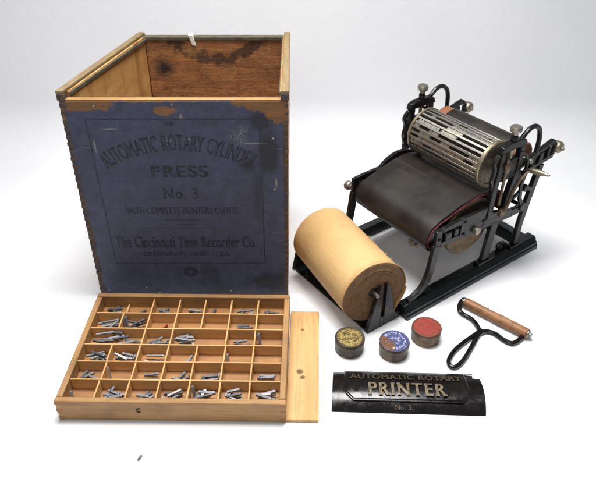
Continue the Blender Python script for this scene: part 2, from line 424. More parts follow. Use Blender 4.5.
# front panel
mb = MB(); zt = .4995
mb.hexa([(X(-1, 0) + .001, 0, 0), (X(1, 0) - .001, 0, 0), (X(1, 0) - .001, .013, 0), (X(-1, 0) + .001, .013, 0),
         (X(-1, zt) + .001, 0, zt), (X(1, zt) - .001, 0, zt), (X(1, zt) - .001, .013, zt), (X(-1, zt) + .001, .013, zt)])
fo = mb.build('front_panel', 'blue', box, .0012)
mb = MB(); mb.box(X(-1, zt) + .004, X(1, zt) - .006, .0012, .0125, zt + .0002, zt + .0025); mb.build('top_edge', 'tan', box, .0008)
# side panels with the ends of their finger joints showing on the front
for sd in (-1, 1):
    mb = MB(); d = -sd
    def sx(y, z): 
        base = X(sd, z) + (BL if sd < 0 else BR) * y / DY
        return base
    ins = T * d
    y1 = .0145; y2 = DY
    mb.mat = 0
    zc = .5180
    mb.hexa([(sx(y1, 0), y1, 0), (sx(y1, 0) + ins, y1, 0), (sx(y2, 0) + ins, y2, 0), (sx(y2, 0), y2, 0),
             (sx(y1, zc - .004), y1, zc - .004), (sx(y1, zc - .004) + ins, y1, zc - .004), (sx(y2, zc - .004) + ins, y2, zc - .004), (sx(y2, zc - .004), y2, zc - .004)])
    mb.build('side_panel', 'inner', box, .001)
    mb = MB()   # rim cap with the groove for the sliding lid under it
    e = .0012
    mb.hexa([(sx(-.001, zc) - e * d, -.001, zc - .004), (sx(-.001, zc) + ins * .82, -.001, zc - .004), (sx(y2, zc) + ins * .82, y2, zc - .004), (sx(y2, zc) - e * d, y2, zc - .004),
             (sx(-.001, zc) - e * d, -.001, zc + .003), (sx(-.001, zc) + ins * .82, -.001, zc + .003), (sx(y2, zc) + ins * .82, y2, zc + .004), (sx(y2, zc) - e * d, y2, zc + .004)])
    mb.build('rim', 'rim', box, .0018)
    mb = MB(); g0, g1 = ins * .86, ins * 1.12
    mb.hexa([(sx(.014, zc) + g0, .014, zc - .0138), (sx(.014, zc) + g1, .014, zc - .0138), (sx(y2, zc) + g1, y2 - .018, zc - .0138), (sx(y2, zc) + g0, y2 - .018, zc - .0138),
             (sx(.014, zc) + g0, .014, zc - .006), (sx(.014, zc) + g1, .014, zc - .006), (sx(y2, zc) + g1, y2 - .018, zc - .006), (sx(y2, zc) + g0, y2 - .018, zc - .006)])
    mb.build('lid_groove', 'darkrim', box, .001)
    mb = MB(); n = 62; h = zc / n
    mb.box(*(sorted((X(sd, .51) - .0008 * d, X(sd, .51) + ins * .9))), -.0018, .0143, .5002, .5138)
    for k in range(n):
        if k % 2: continue
        z0, z1 = k * h + .0005, (k + 1) * h - .0003
        if z1 > .5: continue
        w_ = T * rnd.uniform(.62, .95) if sd < 0 else T * rnd.uniform(.3, .5); jj = rnd.uniform(-.0010, .0005)
        xa = X(sd, z0) - d * jj; xb = X(sd, z0) + d * w_
        mb.box(min(xa, xb), max(xa, xb), -.0006 - rnd.random() * .0003, .0143, z0, z1)
    mb.build('finger_joint', 'joint', box, .0012)
# back panel
mb = MB(); xb0 = X(-1, .5) + BL + T * .9; xb1 = X(1, .5) + BR - T * .9
mb.box(xb0, xb1, DY - .014, DY, 0, .505); bk = mb.build('back_panel', 'back', box, .001)
mb = MB(); mb.box(xb0 - .012, xb1, DY - .0165, DY + .001, .5055, .5150)
mb.build('back_rim', 'darkrim', box, .0015)
mb = MB(); mb.hexa([(-.250, DY - .0195, .496), (-.241, DY - .0195, .494), (-.241, DY - .0172, .494), (-.250, DY - .0172, .496),
                    (-.258, DY - .0195, .520), (-.247, DY - .0195, .520), (-.247, DY + .001, .520), (-.258, DY + .001, .520)]); mb.build('chip', 'chip', box, .001)
mb = MB(); mb.hexa([(X(-1, 0) + T, .013, .004), (X(1, 0) - T, .013, .004), (X(1, 0) - T, DY - .014, .004), (X(-1, 0) + BL + T, DY - .014, .004),
                    (X(-1, 0) + T, .013, .014), (X(1, 0) - T, .013, .014), (X(1, 0) - T, DY - .014, .014), (X(-1, 0) + BL + T, DY - .014, .014)]); mb.build('bottom_panel', 'back', box)
# nail heads
for x, z in [(-.398, .49), (-.36, .028), (-.45, .02), (-.33, .012), (-.16, .018), (-.05, .3), (-.05, .42)]:
    mb = MB(); mb.lathe([(.0022, 0), (.002, .001), (0, .0014)], (x, -.0003, z), (0, -1, 0), 10); mb.build('nail_head', 'nickel', box)
# printed lettering, thin ink sheets on the front
def flat(cx, cz): return lambda x, y, z: Vector((cx + x, -.0001 - z, cz + y))
def arc(cx, cz, rad): 
    return lambda x, y, z: Vector((cx + (rad + y) * math.sin(x / rad), -.0001 - z, cz + (rad + y) * math.cos(x / rad)))
tk = dict(parent=box, thick=.00016)
text_mesh('THE', .022, .009, flat(-.258, .447), 2, **tk)
text_mesh('AUTOMATIC ROTARY CYLINDER', .312, .036, arc(-.2465, .392 - .28, .28), 3, spacing=1.05, **tk)
text_mesh('PRESS', .116, .027, flat(-.247, .330), 4, spacing=1.1, **tk)
text_mesh('No. 3', .072, .027, flat(-.250, .276), 3, spacing=1.1, **tk)
text_mesh('WITH COMPLETE PRINTERS OUTFIT.', .246, .017, flat(-.250, .237), 4, spacing=1.05, **tk)
text_mesh('The Cincinnati Time Recorder Co.', .316, .031, flat(-.252, .146), 4, spacing=1.05, **tk)
text_mesh('CINCINNATI, OHIO, U.S.A.', .200, .011, flat(-.253, .122), 2, spacing=1.05, **tk)
mb = MB()
def rule(x0, x1, z0, z1): mb.box(x0, x1, -.00026, -.0001, z0, z1)
rule(-.293, -.213, .2195, .2212); rule(-.345, -.158, .199, .2003); rule(-.27, -.23, .2075, .209)
rule(-.421, -.075, .460, .4622); rule(-.421, -.075, .0985, .1003); rule(-.421, -.4190, .1003, .460); rule(-.077, -.075, .1003, .460)
mb.mat = 0
# small printer's ornament below the address
for k in range(7):
    a = 2 * PI * k / 7; mb.lathe([(.0055, 0), (.0055, .00015 + k * .00001)], (-.25 + .012 * math.cos(a), -.0001, .075 + .01 * math.sin(a)), (0, -1, 0), 10)
mb.build('printed_rule', 'ink', box, smooth=0)

# ------------------------------------------------------------------ type tray
ang = R(-.9)
tray = thing('type_tray', 'shallow tan wooden tray divided into compartments full of metal type', 'tray', (-.4615, .783, 0), ang)
TW, TD, TH = .438, .312, .053
mb = MB(); mb.box(.004, TW - .004, .004, TD - .004, .001, .0215); mb.build('tray_floor', 'floorwood', tray)
sw = .012
fw = MB(); fw.box(0, TW, 0, sw, 0, TH); fo = fw.build('front_wall', 'tan', tray, .0015)
mb = MB(); mb.box(0, TW, TD - sw, TD, 0, TH + .001); mb.build('back_wall', 'tan', tray, .0015)
for x in (0, TW - sw):
    mb = MB(); mb.box(x, x + sw, sw + .0003, TD - sw - .0003, 0, TH + (.001 if x else 0)); mb.build('side_wall', 'tanY', tray, .0015)
# end grain fingers on the front corners
for x0, sg in ((0, 1), (TW, -1)):
    mb = MB()
    for k in range(5):
        if k % 2 == 0:
            a, b = sorted((x0 - sg * .0006, x0 + sg * .010)); mb.box(a, b, -.0006, .01, k * TH / 5 + .0006, (k + 1) * TH / 5 - .0006)
    mb.build('finger_joint', 'floorwood', tray, .0006)
# small dark knot on the front
mb = MB(); mb.tube([(.158 + .0045 * math.cos(a), -.0008, .030 + .005 * math.sin(a)) for a in [R(60 + 24 * k) for k in range(11)]], .0011, 6); mb.build('knot', 'black', tray)
nc, nr = 7, 6
xw = [sw + (TW - 2 * sw) * k / nc for k in range(nc + 1)]; yw = [sw + (TD - 2 * sw) * k / nr for k in range(nr + 1)]
dt = .0016; dz = TH - .004
for k in range(1, nr):
    mb = MB(); mb.box(sw, TW - sw, yw[k] - dt, yw[k] + dt, .0215, dz - .0005); mb.build('divider', 'div', tray, .0005)
missing = {(3, 1), (3, 4)}           # (row from the front, divider number) left out: double compartments
for r_ in range(nr):
    for k in range(1, nc):
        if (r_, k) in missing: continue
        top = dz if not (r_ == 5 and k == 1) else .033
        mb = MB(); off = rnd.uniform(-.0008, .0008); mb.box(xw[k] - dt + off, xw[k] + dt + off, yw[r_] + dt + .0003, yw[r_ + 1] - dt - .0003, .0215, top - .001); mb.build('divider', 'divY', tray, .0005)
# a tidy type: bar with nick and raised face
def sort_mesh(name, mat, L, w):
    mb = MB(); h = w / 2
    mb.box(-h, h, -h, h, 0, L * .22); mb.box(-h, h, -h + w * .22, h, L * .22, L * .30); mb.box(-h, h, -h, h, L * .30, L * .93)
    mb.hexa([(-h, -h, L * .93), (h, -h, L * .93), (h, h, L * .93), (-h, h, L * .93), (-h * .55, -h * .55, L), (h * .55, -h * .55, L), (h * .55, h * .55, L), (-h * .55, h * .55, L)])
    for i, v in enumerate(mb.v): mb.v[i] = (v[0], v[1], v[2] - L / 2)
    o = mb.build(name, mat, None, 0, 0); me = o.data; bpy.data.objects.remove(o); return me
sorts = {}
for mt in ('lead', 'leaddark', 'leadbright', 'rust'):
    sorts[mt] = [sort_mesh('type_piece', mt, L, w) for L, w in ((.030, .0042), (.034, .0052), (.037, .0038), (.026, .0048))]
rows = ['front row', 'second front row', 'third front row', 'third back row', 'second back row', 'back row']
cols = ['first', 'second', 'third', 'fourth', 'fifth', 'sixth', 'seventh']
content = {  # (row from front, col): (count, style)
 (5,0): (4,'d'), (5,1): (1,'d'), (5,2): (3,'d'), (5,3): (4,'l'), (5,4): (2,'d'), (5,5): (3,'m'), (5,6): (2,'m'),
 (4,0): (6,'m'), (4,1): (6,'m'), (4,2): (2,'r'), (4,3): (2,'m'), (4,4): (1,'d'), (4,5): (4,'s'), (4,6): (2,'L'),
 (3,0): (11,'w'), (3,2): (6,'m'), (3,3): (9,'x'), (3,5): (3,'m'), (3,6): (2,'v'),
 (2,0): (6,'m'), (2,1): (7,'m'), (2,2): (4,'l'), (2,3): (2,'m'), (2,5): (1,'u'),
 (1,0): (3,'d'), (1,1): (1,'u'), (1,2): (2,'m'), (1,3): (4,'m'), (1,4): (4,'m'), (1,6): (4,'m'),
 (0,0): (1,'U'), (0,1): (6,'m'), (0,2): (4,'m'), (0,3): (5,'m'), (0,4): (6,'M'), (0,5): (6,'m'), (0,6): (6,'m')}
TM = Matrix.Translation((-.4615, .783, 0)) @ Matrix.Rotation(ang, 4, 'Z')
for (r_, c), (cnt, sty) in content.items():
    wide = {'w': 2, 'x': 1}.get(sty, 1)
    xa, xb = xw[c] + .006, xw[min(c + wide, nc)] - .006
    ya, yb = yw[r_] + .005, yw[r_ + 1] - .005
    lie = 0
    names = rows[r_]
    lab = f'grey metal type piece lying in the {cols[c]} compartment of the tray, {names}'
    if sty == 'w': lab = 'grey metal type piece in the pile filling the wide compartment at the tray left'
    if sty == 'x': lab = 'grey metal type piece in the heap in the wide compartment right of the tray centre'
    for i in range(cnt if cnt < 3 else int(cnt * 1.35)):
        u = rnd.random(); mt = 'lead'
        if sty == 'd': mt = 'leaddark' if u < .8 else 'lead'
        elif sty == 'r': mt = 'rust'
        elif sty in 'uU': mt = 'leadbright'
        else: mt = 'leaddark' if u < .35 else ('leadbright' if u > .9 else 'lead')
        me = sorts[mt][rnd.randrange(4)]
        o = bpy.data.objects.new('type_piece', me); C.objects.link(o)
        L = .026
        if sty in 'uUv' or (sty == 'M' and i < 1) or (sty == 'm' and rnd.random() < .04):
            # leaning upright against the left divider
            x = xa - .001 + .003 * rnd.random() + (.0035 if sty == 'U' else 0); y = ya + (yb - ya) * (.45 + .3 * rnd.random()) - (.008 if sty in 'uU' else 0)
            tilt = R(rnd.uniform(18, 26)); rz = R(rnd.uniform(-15, 15))
            m = Matrix.Translation((x + .003, y, .0225 + L / 2 * math.cos(tilt) + .001)) @ Matrix.Rotation(rz, 4, 'Z') @ Matrix.Rotation(-tilt * .4, 4, 'Y') @ Matrix.Rotation(-tilt, 4, 'X')
        else:
            if sty in 'lw': az = rnd.gauss(R(4), R(10))
            elif sty == 'x': az = rnd.gauss(R(-2), R(8))
            elif sty == 's': az = rnd.gauss(R(0), R(2))
            elif sty == 'L': az = R(4)
            else: az = R(rnd.choice((rnd.uniform(-25, 25), rnd.uniform(-40, 50), rnd.uniform(10, 75))))
            hx = abs(math.cos(az)) * .0175; hy = abs(math.sin(az)) * .0175
            x = rnd.uniform(xa + hx, max(xa + hx, xb - hx)) if sty != 'L' else (xa + .012 + i * .022)
            y = rnd.uniform(ya + hy, max(ya + hy, ya + hy + (yb - ya - 2 * hy) * (.75 if sty not in 'sxw' else 1)))
            if sty == 's': x = (xa + xb) / 2 + rnd.uniform(-.006, .006); y = ya + .004 + i * .0065
            if sty == 'L': y = ya + .004
            layer = i * (.0020 if sty not in 'sL' else 0)
            ty = R(rnd.uniform(-9, 9)) if (i > 0 and sty not in 'sL') else 0
            m = Matrix.Translation((x, y, .0248 + layer)) @ Matrix.Rotation(az, 4, 'Z') @ Matrix.Rotation(ty, 4, 'Y') @ Matrix.Rotation(R(90), 4, 'Y') @ Matrix.Rotation(R(rnd.choice((0, 90, 180))), 4, 'Z')
        l2 = lab
        if sty == 'U': l2 = 'shiny metal type piece leaning upright in the front left corner compartment of the tray'
        elif sty == 'u': l2 = lab.replace('grey metal type piece lying', 'pale metal type piece leaning upright')
        elif sty == 'r': l2 = lab.replace('grey metal', 'rusty orange metal')
        o.matrix_world = TM @ m; tag(o, l2, 'metal type', 'loose metal type pieces in the tray')
# loose type on the table in front
o = bpy.data.objects.new('type_piece', sort_mesh('type_piece', 'leaddark', .0115, .0034)); C.objects.link(o)
o.matrix_world = Matrix.Translation((-.2885, .6965, .0017)) @ Matrix.Rotation(R(66), 4, 'Z') @ Matrix.Rotation(R(90), 4, 'Y')
tag(o, 'tiny dark metal type piece alone on the white table in front of the tray', 'metal type')
# sliding lid beside the tray
t = MB(); t.box(0, .064, 0, .308, 0, .007); lid = t.build('tray_lid', 'lid', None, .0012); lid.location = (-.0185, .777, 0.0); lid.rotation_euler = (0, 0, R(-1.6))
lid.location.x = -.0245
tag(lid, 'thin plain wooden board lying flat against the right side of the type tray', 'wooden board')

# ------------------------------------------------------------------ the press (local x = u along the rails, local y = -w, z up)
A = (.2499, 1.0585); TH36 = R(36)
press = thing('printing_press', 'small black metal rotary printing press with slotted metal cylinder and black blanket', 'printing press', (A[0], A[1], 0), TH36)
Rp, Lp = .022, .305          # side frame planes (y)
def P(name, mb, mat, parent=press, **k): return mb.build(name, mat, parent, **k)
# moulded base rails
def rail(yout, sgn):
    prof = [(0, .0), (0, .010), (.003, .0135), (.0035, .019), (.008, .0225), (.010, .0285), (.015, .033), (.036, .033), (.0375, .030), (.0375, 0)]
    mb = MB(); n_ = len(prof)
    mb.prism([(a, b) for a, b in prof], 0, .473, lambda p, t: (t, yout + sgn * p[0], p[1])); return mb
for yo, sg in ((0, 1), (.336, -1)): P('base_rail', rail(yo, sg), 'blackbase', bevel=.0012)
mb = MB(); prof = [(0, 0), (0, .024), (.006, .030), (.028, .030), (.034, .024), (.034, 0)]
mb.prism(prof, .038, .298, lambda p, t: (.435 + p[0], t, p[1])); P('cross_bar', mb, 'blackbase', bevel=.0012)
mb = MB(); mb.prism([(0, 0), (0, .012), (.025, .012), (.025, 0)], .038, .298, lambda p, t: (.001 + p[0], t, p[1])); P('cross_bar', mb, 'blackbase', bevel=.0012)
# side frames
def bar_path(mb, pts, w, t, y):
    """flat bar following (u,z) points, width w in the frame plane, thickness t"""
    pts = [Vector((p[0], p[1])) for p in pts]; n_ = len(pts); L = []; Rr = []
    ws = w if isinstance(w, (list, tuple)) else [w] * n_
    for i, p in enumerate(pts):
        d = (pts[min(i + 1, n_ - 1)] - pts[max(i - 1, 0)]).normalized(); nrm = Vector((-d.y, d.x))
        L.append(p + nrm * ws[i] / 2); Rr.append(p - nrm * ws[i] / 2)
    for i in range(n_ - 1):
        q = [L[i], Rr[i], Rr[i + 1], L[i + 1]]
        mb.prism([(a.x, a.y) for a in q], y - t / 2, y + t / 2, lambda p, s_: (p[0], s_, p[1]))
    return mb
def smooth2(pts, n=5): return [(p.x, p.y) for p in catmull([Vector((a, b, 0)) for a, b in pts], n)]
for yy, sd in ((Rp, 1), (Lp, -1)):
    tt = .011
    # front leg, curving out to a foot
    mb = MB(); p = smooth2([(.016, .038), (.036, .042), (.062, .058), (.076, .085), (.082, .12), (.087, .165)]); k = len(p)
    bar_path(mb, p, [.010 + .010 * min(1, i / (k * .5)) for i in range(k)], tt, yy); o = P('leg', mb, 'black', bevel=.0015)
    # middle leg
    mb = MB(); bar_path(mb, [(.275, .032), (.287, .15)], .025, tt, yy); mb.box(.25, .31, yy - .009, yy + .009, .0332, .041); P('leg', mb, 'black', bevel=.0015)
    # back leg / rear post
    mb = MB(); bar_path(mb, [(.394, .032), (.396, .10), (.404, .16), (.424, .262)], [.018, .018, .02, .018], tt, yy); mb.box(.372, .418, yy - .009, yy + .009, .0332, .040); P('leg', mb, 'black', bevel=.0015)
    # side plate
    mb = MB(); yy0, yy1 = yy - tt * .42, yy + tt * .42
    for poly in ([(.080, .158), (.098, .157), (.098, .206), (.080, .204)], [(.0981, .157), (.160, .153), (.160, .166), (.0981, .170)],
                 [(.0981, .194), (.160, .192), (.160, .2085), (.0981, .206)], [(.1601, .153), (.232, .148), (.250, .206), (.1601, .2085)],
                 [(.2321, .148), (.345, .141), (.345, .164), (.252, .190)], [(.3451, .1412), (.405, .141), (.405, .160), (.3451, .1638)]):
        mb.prism(poly, yy0, yy1, lambda p, s_: (p[0], s_, p[1]))
    P('side_plate', mb, 'black', bevel=.0014)
    mb = MB(); mb.box(.106, .126, yy - .009, yy + .009, .1715, .1915); mb.box(.136, .150, yy - .008, yy + .008, .1715, .1915); P('bearing_block', mb, 'black', bevel=.002)
    # upright fork holding the cylinder
    mb = MB()
    bar_path(mb, [(.256, .17), (.256, .245), (.262, .30), (.262, .342)], [.017, .016, .015, .015], .014, yy)
    bar_path(mb, [(.306, .16), (.318, .23), (.330, .29), (.326, .342)], [.017, .016, .015, .015], .014, yy)
    mb.prism([(.250, .3425), (.338, .3425), (.334, .356), (.318, .362), (.272, .362), (.254, .356)], yy - .008, yy + .008, lambda p, s_: (p[0], s_, p[1]))
    mb.box(.268, .316, yy - .0065, yy + .0065, .266, .318)
    P('upright', mb, 'black', bevel=.0016)
    # cast lugs and side links on the upright
    mb = MB(); y_o = yy - sd * .0095
    bar_path(mb, smooth2([(.252, .338), (.240, .322), (.247, .300), (.243, .275), (.250, .25)], 4), .008, .009, yy)
    P('cast_lug', mb, 'black', bevel=.0015)
    mb = MB(); bar_path(mb, smooth2([(.312, .330), (.336, .318), (.352, .296), (.350, .268)], 4), .007, .006, y_o); mb.lathe([(.008, -.004), (.009, 0), (.008, .004)], (.350, y_o, .266), (0, 1, 0), 18); P('side_link', mb, 'black', bevel=.001)
    mb = MB(); mb.tube([(.276, y_o, .205), (.276, y_o, .325)], .0035, 10); mb.lathe([(.006, .300), (.0068, .303), (.0068, .309), (.006, .312)], (.276, y_o, 0), (0, 0, 1), 16); P('adjusting_rod', mb, 'bronze')
    # thumb screw
    mb = MB(); mb.lathe([(.0045, .30), (.0045, .375), (.007, .377), (.0075, .382), (.0125, .384), (.0135, .387), (.0135, .393), (.0115, .396), (0, .397)], (.294, yy, 0), (0, 0, 1), 28)
    P('thumb_screw', mb, 'nickel')
    mb = MB(); mb.lathe([(.008, .3625), (.008, .372), (.0065, .376)], (.294, yy, 0), (0, 0, 1), 20); P('nut', mb, 'black', bevel=.0008)
    # bowed spring over the rear bearing
    mb = MB(); mb.tube(catmull([(.318, yy, .350), (.327, yy, .362), (.345, yy, .375), (.366, yy, .376), (.384, yy, .362), (.392, yy, .338), (.392, yy, .305), (.385, yy, .27)], 5), .0058, 10)
    P('bow_spring', mb, 'black')
    # rear arms
    mb = MB(); bar_path(mb, [(.322, .282), (.38, .294), (.452, .314)], .013, .010, yy); bar_path(mb, [(.372, .262), (.41, .268), (.462, .274)], .012, .010, yy)
    bar_path(mb, [(.452, .314), (.466, .300), (.462, .274)], .010, .009, yy)
    mb.box(.404, .418, yy - .007, yy + .007, .272, .298); mb.box(.432, .440, yy - .008, yy + .008, .276, .304)
    P('rear_arm', mb, 'black', bevel=.0016)
    mb = MB(); mb.lathe([(.004, -.012), (.0125, -.010), (.0145, -.007), (.0145, .007), (.0125, .010), (.004, .012)], (.478, yy, .290), (0, 1, 0), 28); P('guide_wheel', mb, 'brass')
    mb = MB(); mb.lathe([(.004, -.018), (.004, .018)], (.478, yy, .290), (0, 1, 0), 12); P('axle', mb, 'nickel')
    # bolts
    for (u_, z_) in ((.172, .196), (.172, .163), (.238, .172), (.090, .181), (.39, .150), (.258, .20), (.316, .20), (.045, .05)):
        mb = MB(); mb.lathe([(.0042, 0), (.004, .002), (.0022, .0032), (0, .0036)], (u_, yy - sd * tt * .42, z_), (0, -sd, 0), 12)
        P('bolt', mb, 'black')
# tie bars between the frames
for (u_, z_, r_) in ((.395, .150, .005), (.275, .150, .005)):
    mb = MB(); mb.lathe([(r_, Rp), (r_, Lp)], (u_, 0, z_), (0, 1, 0), 14); P('tie_rod', mb, 'black')
# drum with flanges under the blanket
dc = (.212, .158)
mb = MB(); mb.lathe([(.072, .052), (.072, .278)], (dc[0], 0, dc[1]), (0, 1, 0), 64); P('drum', mb, 'core')
def rimm(name='drum_flange_metal'):
    return aged_metal(name, (.20, .13, .07), (.10, .07, .04), (.03, .025, .02), .4, .6)
M['flange'] = rimm()
for ya, mt, k_ in ((.040, 'flange', .88), (.2835, 'black', 1.09)):
    mb = MB(); mb.lathe([(.02, ya - .003), (.070 * k_, ya - .003), (.072 * k_, ya - .004), (.0835 * k_, ya - .004), (.085 * k_, ya - .002), (.085 * k_, ya + .004), (.083 * k_, ya + .006), (.02, ya + .006)], (dc[0], 0, dc[1]), (0, 1, 0), 72); P('drum_flange', mb, mt)
mb = MB(); mb.lathe([(.009, .008), (.009, .330)], (dc[0], 0, dc[1]), (0, 1, 0), 20); P('drum_axle', mb, 'nickel')
# front roller with brass knob
mb = MB(); mb.lathe([(.029, .048), (.031, .050), (.031, .284), (.029, .286)], (.106, 0, .174), (0, 1, 0), 48)
P('front_roller', mb, 'black')
mb = MB(); mb.lathe([(.0055, .286), (.0055, .326), (.0075, .327), (.0075, .331), (.011, .333), (.0125, .336), (.0125, .345), (.0105, .348), (0, .349)], (.102, .003, .158), (0, 1, 0), 24); P('roller_knob', mb, 'nickel')
# blanket: a thick sheet over roller and drum
bp = catmull([(.145, .142, 0), (.112, .138, 0), (.086, .143, 0), (.071, .159, 0), (.068, .178, 0), (.079, .199, 0), (.098, .212, 0), (.130, .2215, 0), (.165, .231, 0), (.20, .2385, 0), (.235, .2385, 0), (.262, .232, 0), (.285, .2275, 0), (.31, .217, 0), (.325, .19, 0), (.33, .16, 0)], 5)
def sheet(ya, yb, off, thick, wav, mat, name, ny=28, seedv=0.0):
    mb = MB(); n_ = len(bp); vs = []
    nor = []
    for i in range(n_):
        d = (bp[min(i + 1, n_ - 1)] - bp[max(i - 1, 0)]).normalized(); nor.append(Vector((-d.y, d.x, 0)))
    for lay in (0, 1):
        for j in range(ny + 1):
            y = ya + (yb - ya) * j / ny
            for i in range(n_):
                w1 = wav * noise.noise((bp[i].x * 14 + seedv, y * 9, bp[i].y * 10)); e = wav * .7 * noise.noise((i * .22 + seedv, 3.3, 1.1)) * (1 if j in (0, ny) else 0)
                q = bp[i] + nor[i] * (off + w1 + (-thick if lay else 0)); vs.append((q.x, y + e, q.y))
    fs = []; st = (ny + 1) * n_
    for lay in (0, 1):
        for j in range(ny):
            for i in range(n_ - 1):
                a = lay * st + j * n_ + i; f = (a, a + 1, a + n_ + 1, a + n_); fs.append(f if lay == 0 else f[::-1])
    for j in range(ny):
        for i in (0, n_ - 1):
            a = j * n_ + i; b_ = a + n_; fs.append((a, b_, b_ + st, a + st))
    for j in (0, ny):
        for i in range(n_ - 1):
            a = j * n_ + i; fs.append((a, a + 1, a + 1 + st, a + st))
    mb.add(vs, fs); return P(name, mb, mat, smooth=60)
sheet(.0335, .274, .0015, .003, .0030, 'cloth', 'blanket')
sheet(.0305, .276, -.0022, .002, .0028, 'red', 'red_liner', seedv=5)
# brass catch hanging below the blanket
mb = MB(); mb.tube([(.115, .12, .128), (.115, .12, .108)], .003, 8); mb.lathe([(.009, -.003), (.010, 0), (.009, .003)], (.115, .12, .104), (1, 0, 0), 16); mb.lathe([(.006, -.004), (.006, .004)], (.122, .108, .098), (0, 1, 0), 12)
P('wing_nut', mb, 'brass')
# slotted type cylinder
cc = Vector((.280, 0, .293)); r0 = .046; r1 = .0565; ya, yb = .054, .266
mb = MB(); mb.lathe([(r0, ya), (r0, yb)], cc, (0, 1, 0), 60); P('type_cylinder_core', mb, 'core')
NB = 27
for k in range(NB):
    a = 2 * PI * (k + .3) / NB; mb = MB()
    rad = Vector((math.cos(a), 0, math.sin(a))); tan = Vector((-math.sin(a), 0, math.cos(a)))
    def bp3(r, t, y): q = cc + rad * r + tan * t; return (q.x, y, q.z)
    def seg(y0, y1, ro, ht):
        mb.hexa([bp3(r0 - .001, -.0012, y0), bp3(r0 - .001, .0012, y0), bp3(r0 - .001, .0012, y1), bp3(r0 - .001, -.0012, y1), bp3(ro - .0025, -.0012, y0), bp3(ro - .0025, .0012, y0), bp3(ro - .0025, .0012, y1), bp3(ro - .0025, -.0012, y1)])
        mb.hexa([bp3(ro - .0025, -ht, y0), bp3(ro - .0025, ht, y0), bp3(ro - .0025, ht, y1), bp3(ro - .0025, -ht, y1), bp3(ro, -ht, y0), bp3(ro, ht, y0), bp3(ro, ht, y1), bp3(ro, -ht, y1)])
    seg(ya + .001, yb - .001, r1 - .0005, .0026)
    P('cylinder_bar', mb, 'steel', bevel=.0004)
# type held in the slots
q = random.Random(21)
for k in range(NB):
    a = 2 * PI * (k + .8) / NB; rad = Vector((math.cos(a), 0, math.sin(a))); tan = Vector((-math.sin(a), 0, math.cos(a)))
    def bp3(r, t, y): p_ = cc + rad * r + tan * t; return (p_.x, y, p_.z)
    mb = MB(); yy = ya + .002; on = q.random() < .6; base = 0
    while yy < yb - .006:
        if q.random() < .10:
            on = not on; base = q.choice((0, 0, .0015))
            if mb.f: P('cylinder_type', mb, ['leaddark', 'nickel', 'lead'], smooth=0); mb = MB()
        w_ = q.uniform(.0035, .006)
        if on:
            mb.mat = q.choice((0, 1, 1, 1, 1)); ro = r1 - .0028 + base + q.uniform(-.0006, .0008); ht = .0036
            mb.hexa([bp3(r0, -ht, yy), bp3(r0, ht, yy), bp3(r0, ht, yy + w_), bp3(r0, -ht, yy + w_), bp3(ro, -ht, yy), bp3(ro, ht, yy), bp3(ro, ht, yy + w_), bp3(ro, -ht, yy + w_)])
        yy += w_
    if mb.f: P('cylinder_type', mb, ['leaddark', 'nickel', 'lead'], smooth=0)
for y0, sg in ((.054, -1), (.266, 1)):
    mb = MB(); mb.lathe([(.012, y0 + sg * .004), (.030, y0 + sg * .0035), (.046, y0 + sg * .003), (.048, y0 + sg * .007), (.0565, y0 + sg * .0075), (.0585, y0 + sg * .005), (.0585, y0 - sg * .001), (.050, y0 - sg * .002), (.012, y0 - sg * .002)], cc, (0, 1, 0), 64); P('cylinder_end', mb, 'brass')
    mb = MB()
    for k in range(6):
        a = 2 * PI * k / 6; mb.lathe([(.0035, 0), (.003, .002), (0, .003)], (cc.x + .038 * math.cos(a), y0 + sg * .0035, cc.z + .038 * math.sin(a)), (0, sg, 0), 10)
    P('end_screw', mb, 'nickel')
mb = MB(); mb.lathe([(.0075, .012), (.0075, .326)], cc, (0, 1, 0), 18); P('cylinder_axle', mb, 'nickel')
# rear impression roller: dark cover with orange ends
rcn = (.368, 0, .289)
mb = MB(); mb.lathe([(.038, .064), (.0395, .066), (.0395, .262), (.038, .264)], rcn, (0, 1, 0), 56); P('impression_roller', mb, 'cloth')
mb = MB(); mb.lathe([(.010, .036), (.034, .038), (.037, .041), (.037, .290), (.034, .292), (.010, .293)], rcn, (0, 1, 0), 48); P('roller_core', mb, 'copper')
mb = MB(); mb.lathe([(.006, .012), (.006, .325)], rcn, (0, 1, 0), 14); P('roller_axle', mb, 'nickel')
# crank on the right side: curved brass arm and pointed handle
mb = MB(); pts = catmull([(.288, .006, .185), (.300, .005, .205), (.306, .004, .232), (.325, .003, .262), (.352, .003, .276)], 6)
mb.tube(pts, [.0062 - .002 * i / len(pts) for i in range(len(pts))], 10, flat=.5); P('crank_arm', mb, 'bronze')
mb = MB(); mb.lathe([(.004, 0), (.006, .003), (.0065, .010), (.0075, .022), (.0065, .034), (.0035, .044), (.0025, .052), (0, .054)], (.353, .006, .276), Vector((.10, -1, .12)), 24); P('crank_handle', mb, 'brass')
mb = MB(); mb.lathe([(.011, .003), (.011, .011), (.006, .012)], (.286, 0, .183), (0, 1, 0), 20); P('crank_hub', mb, 'bronze')
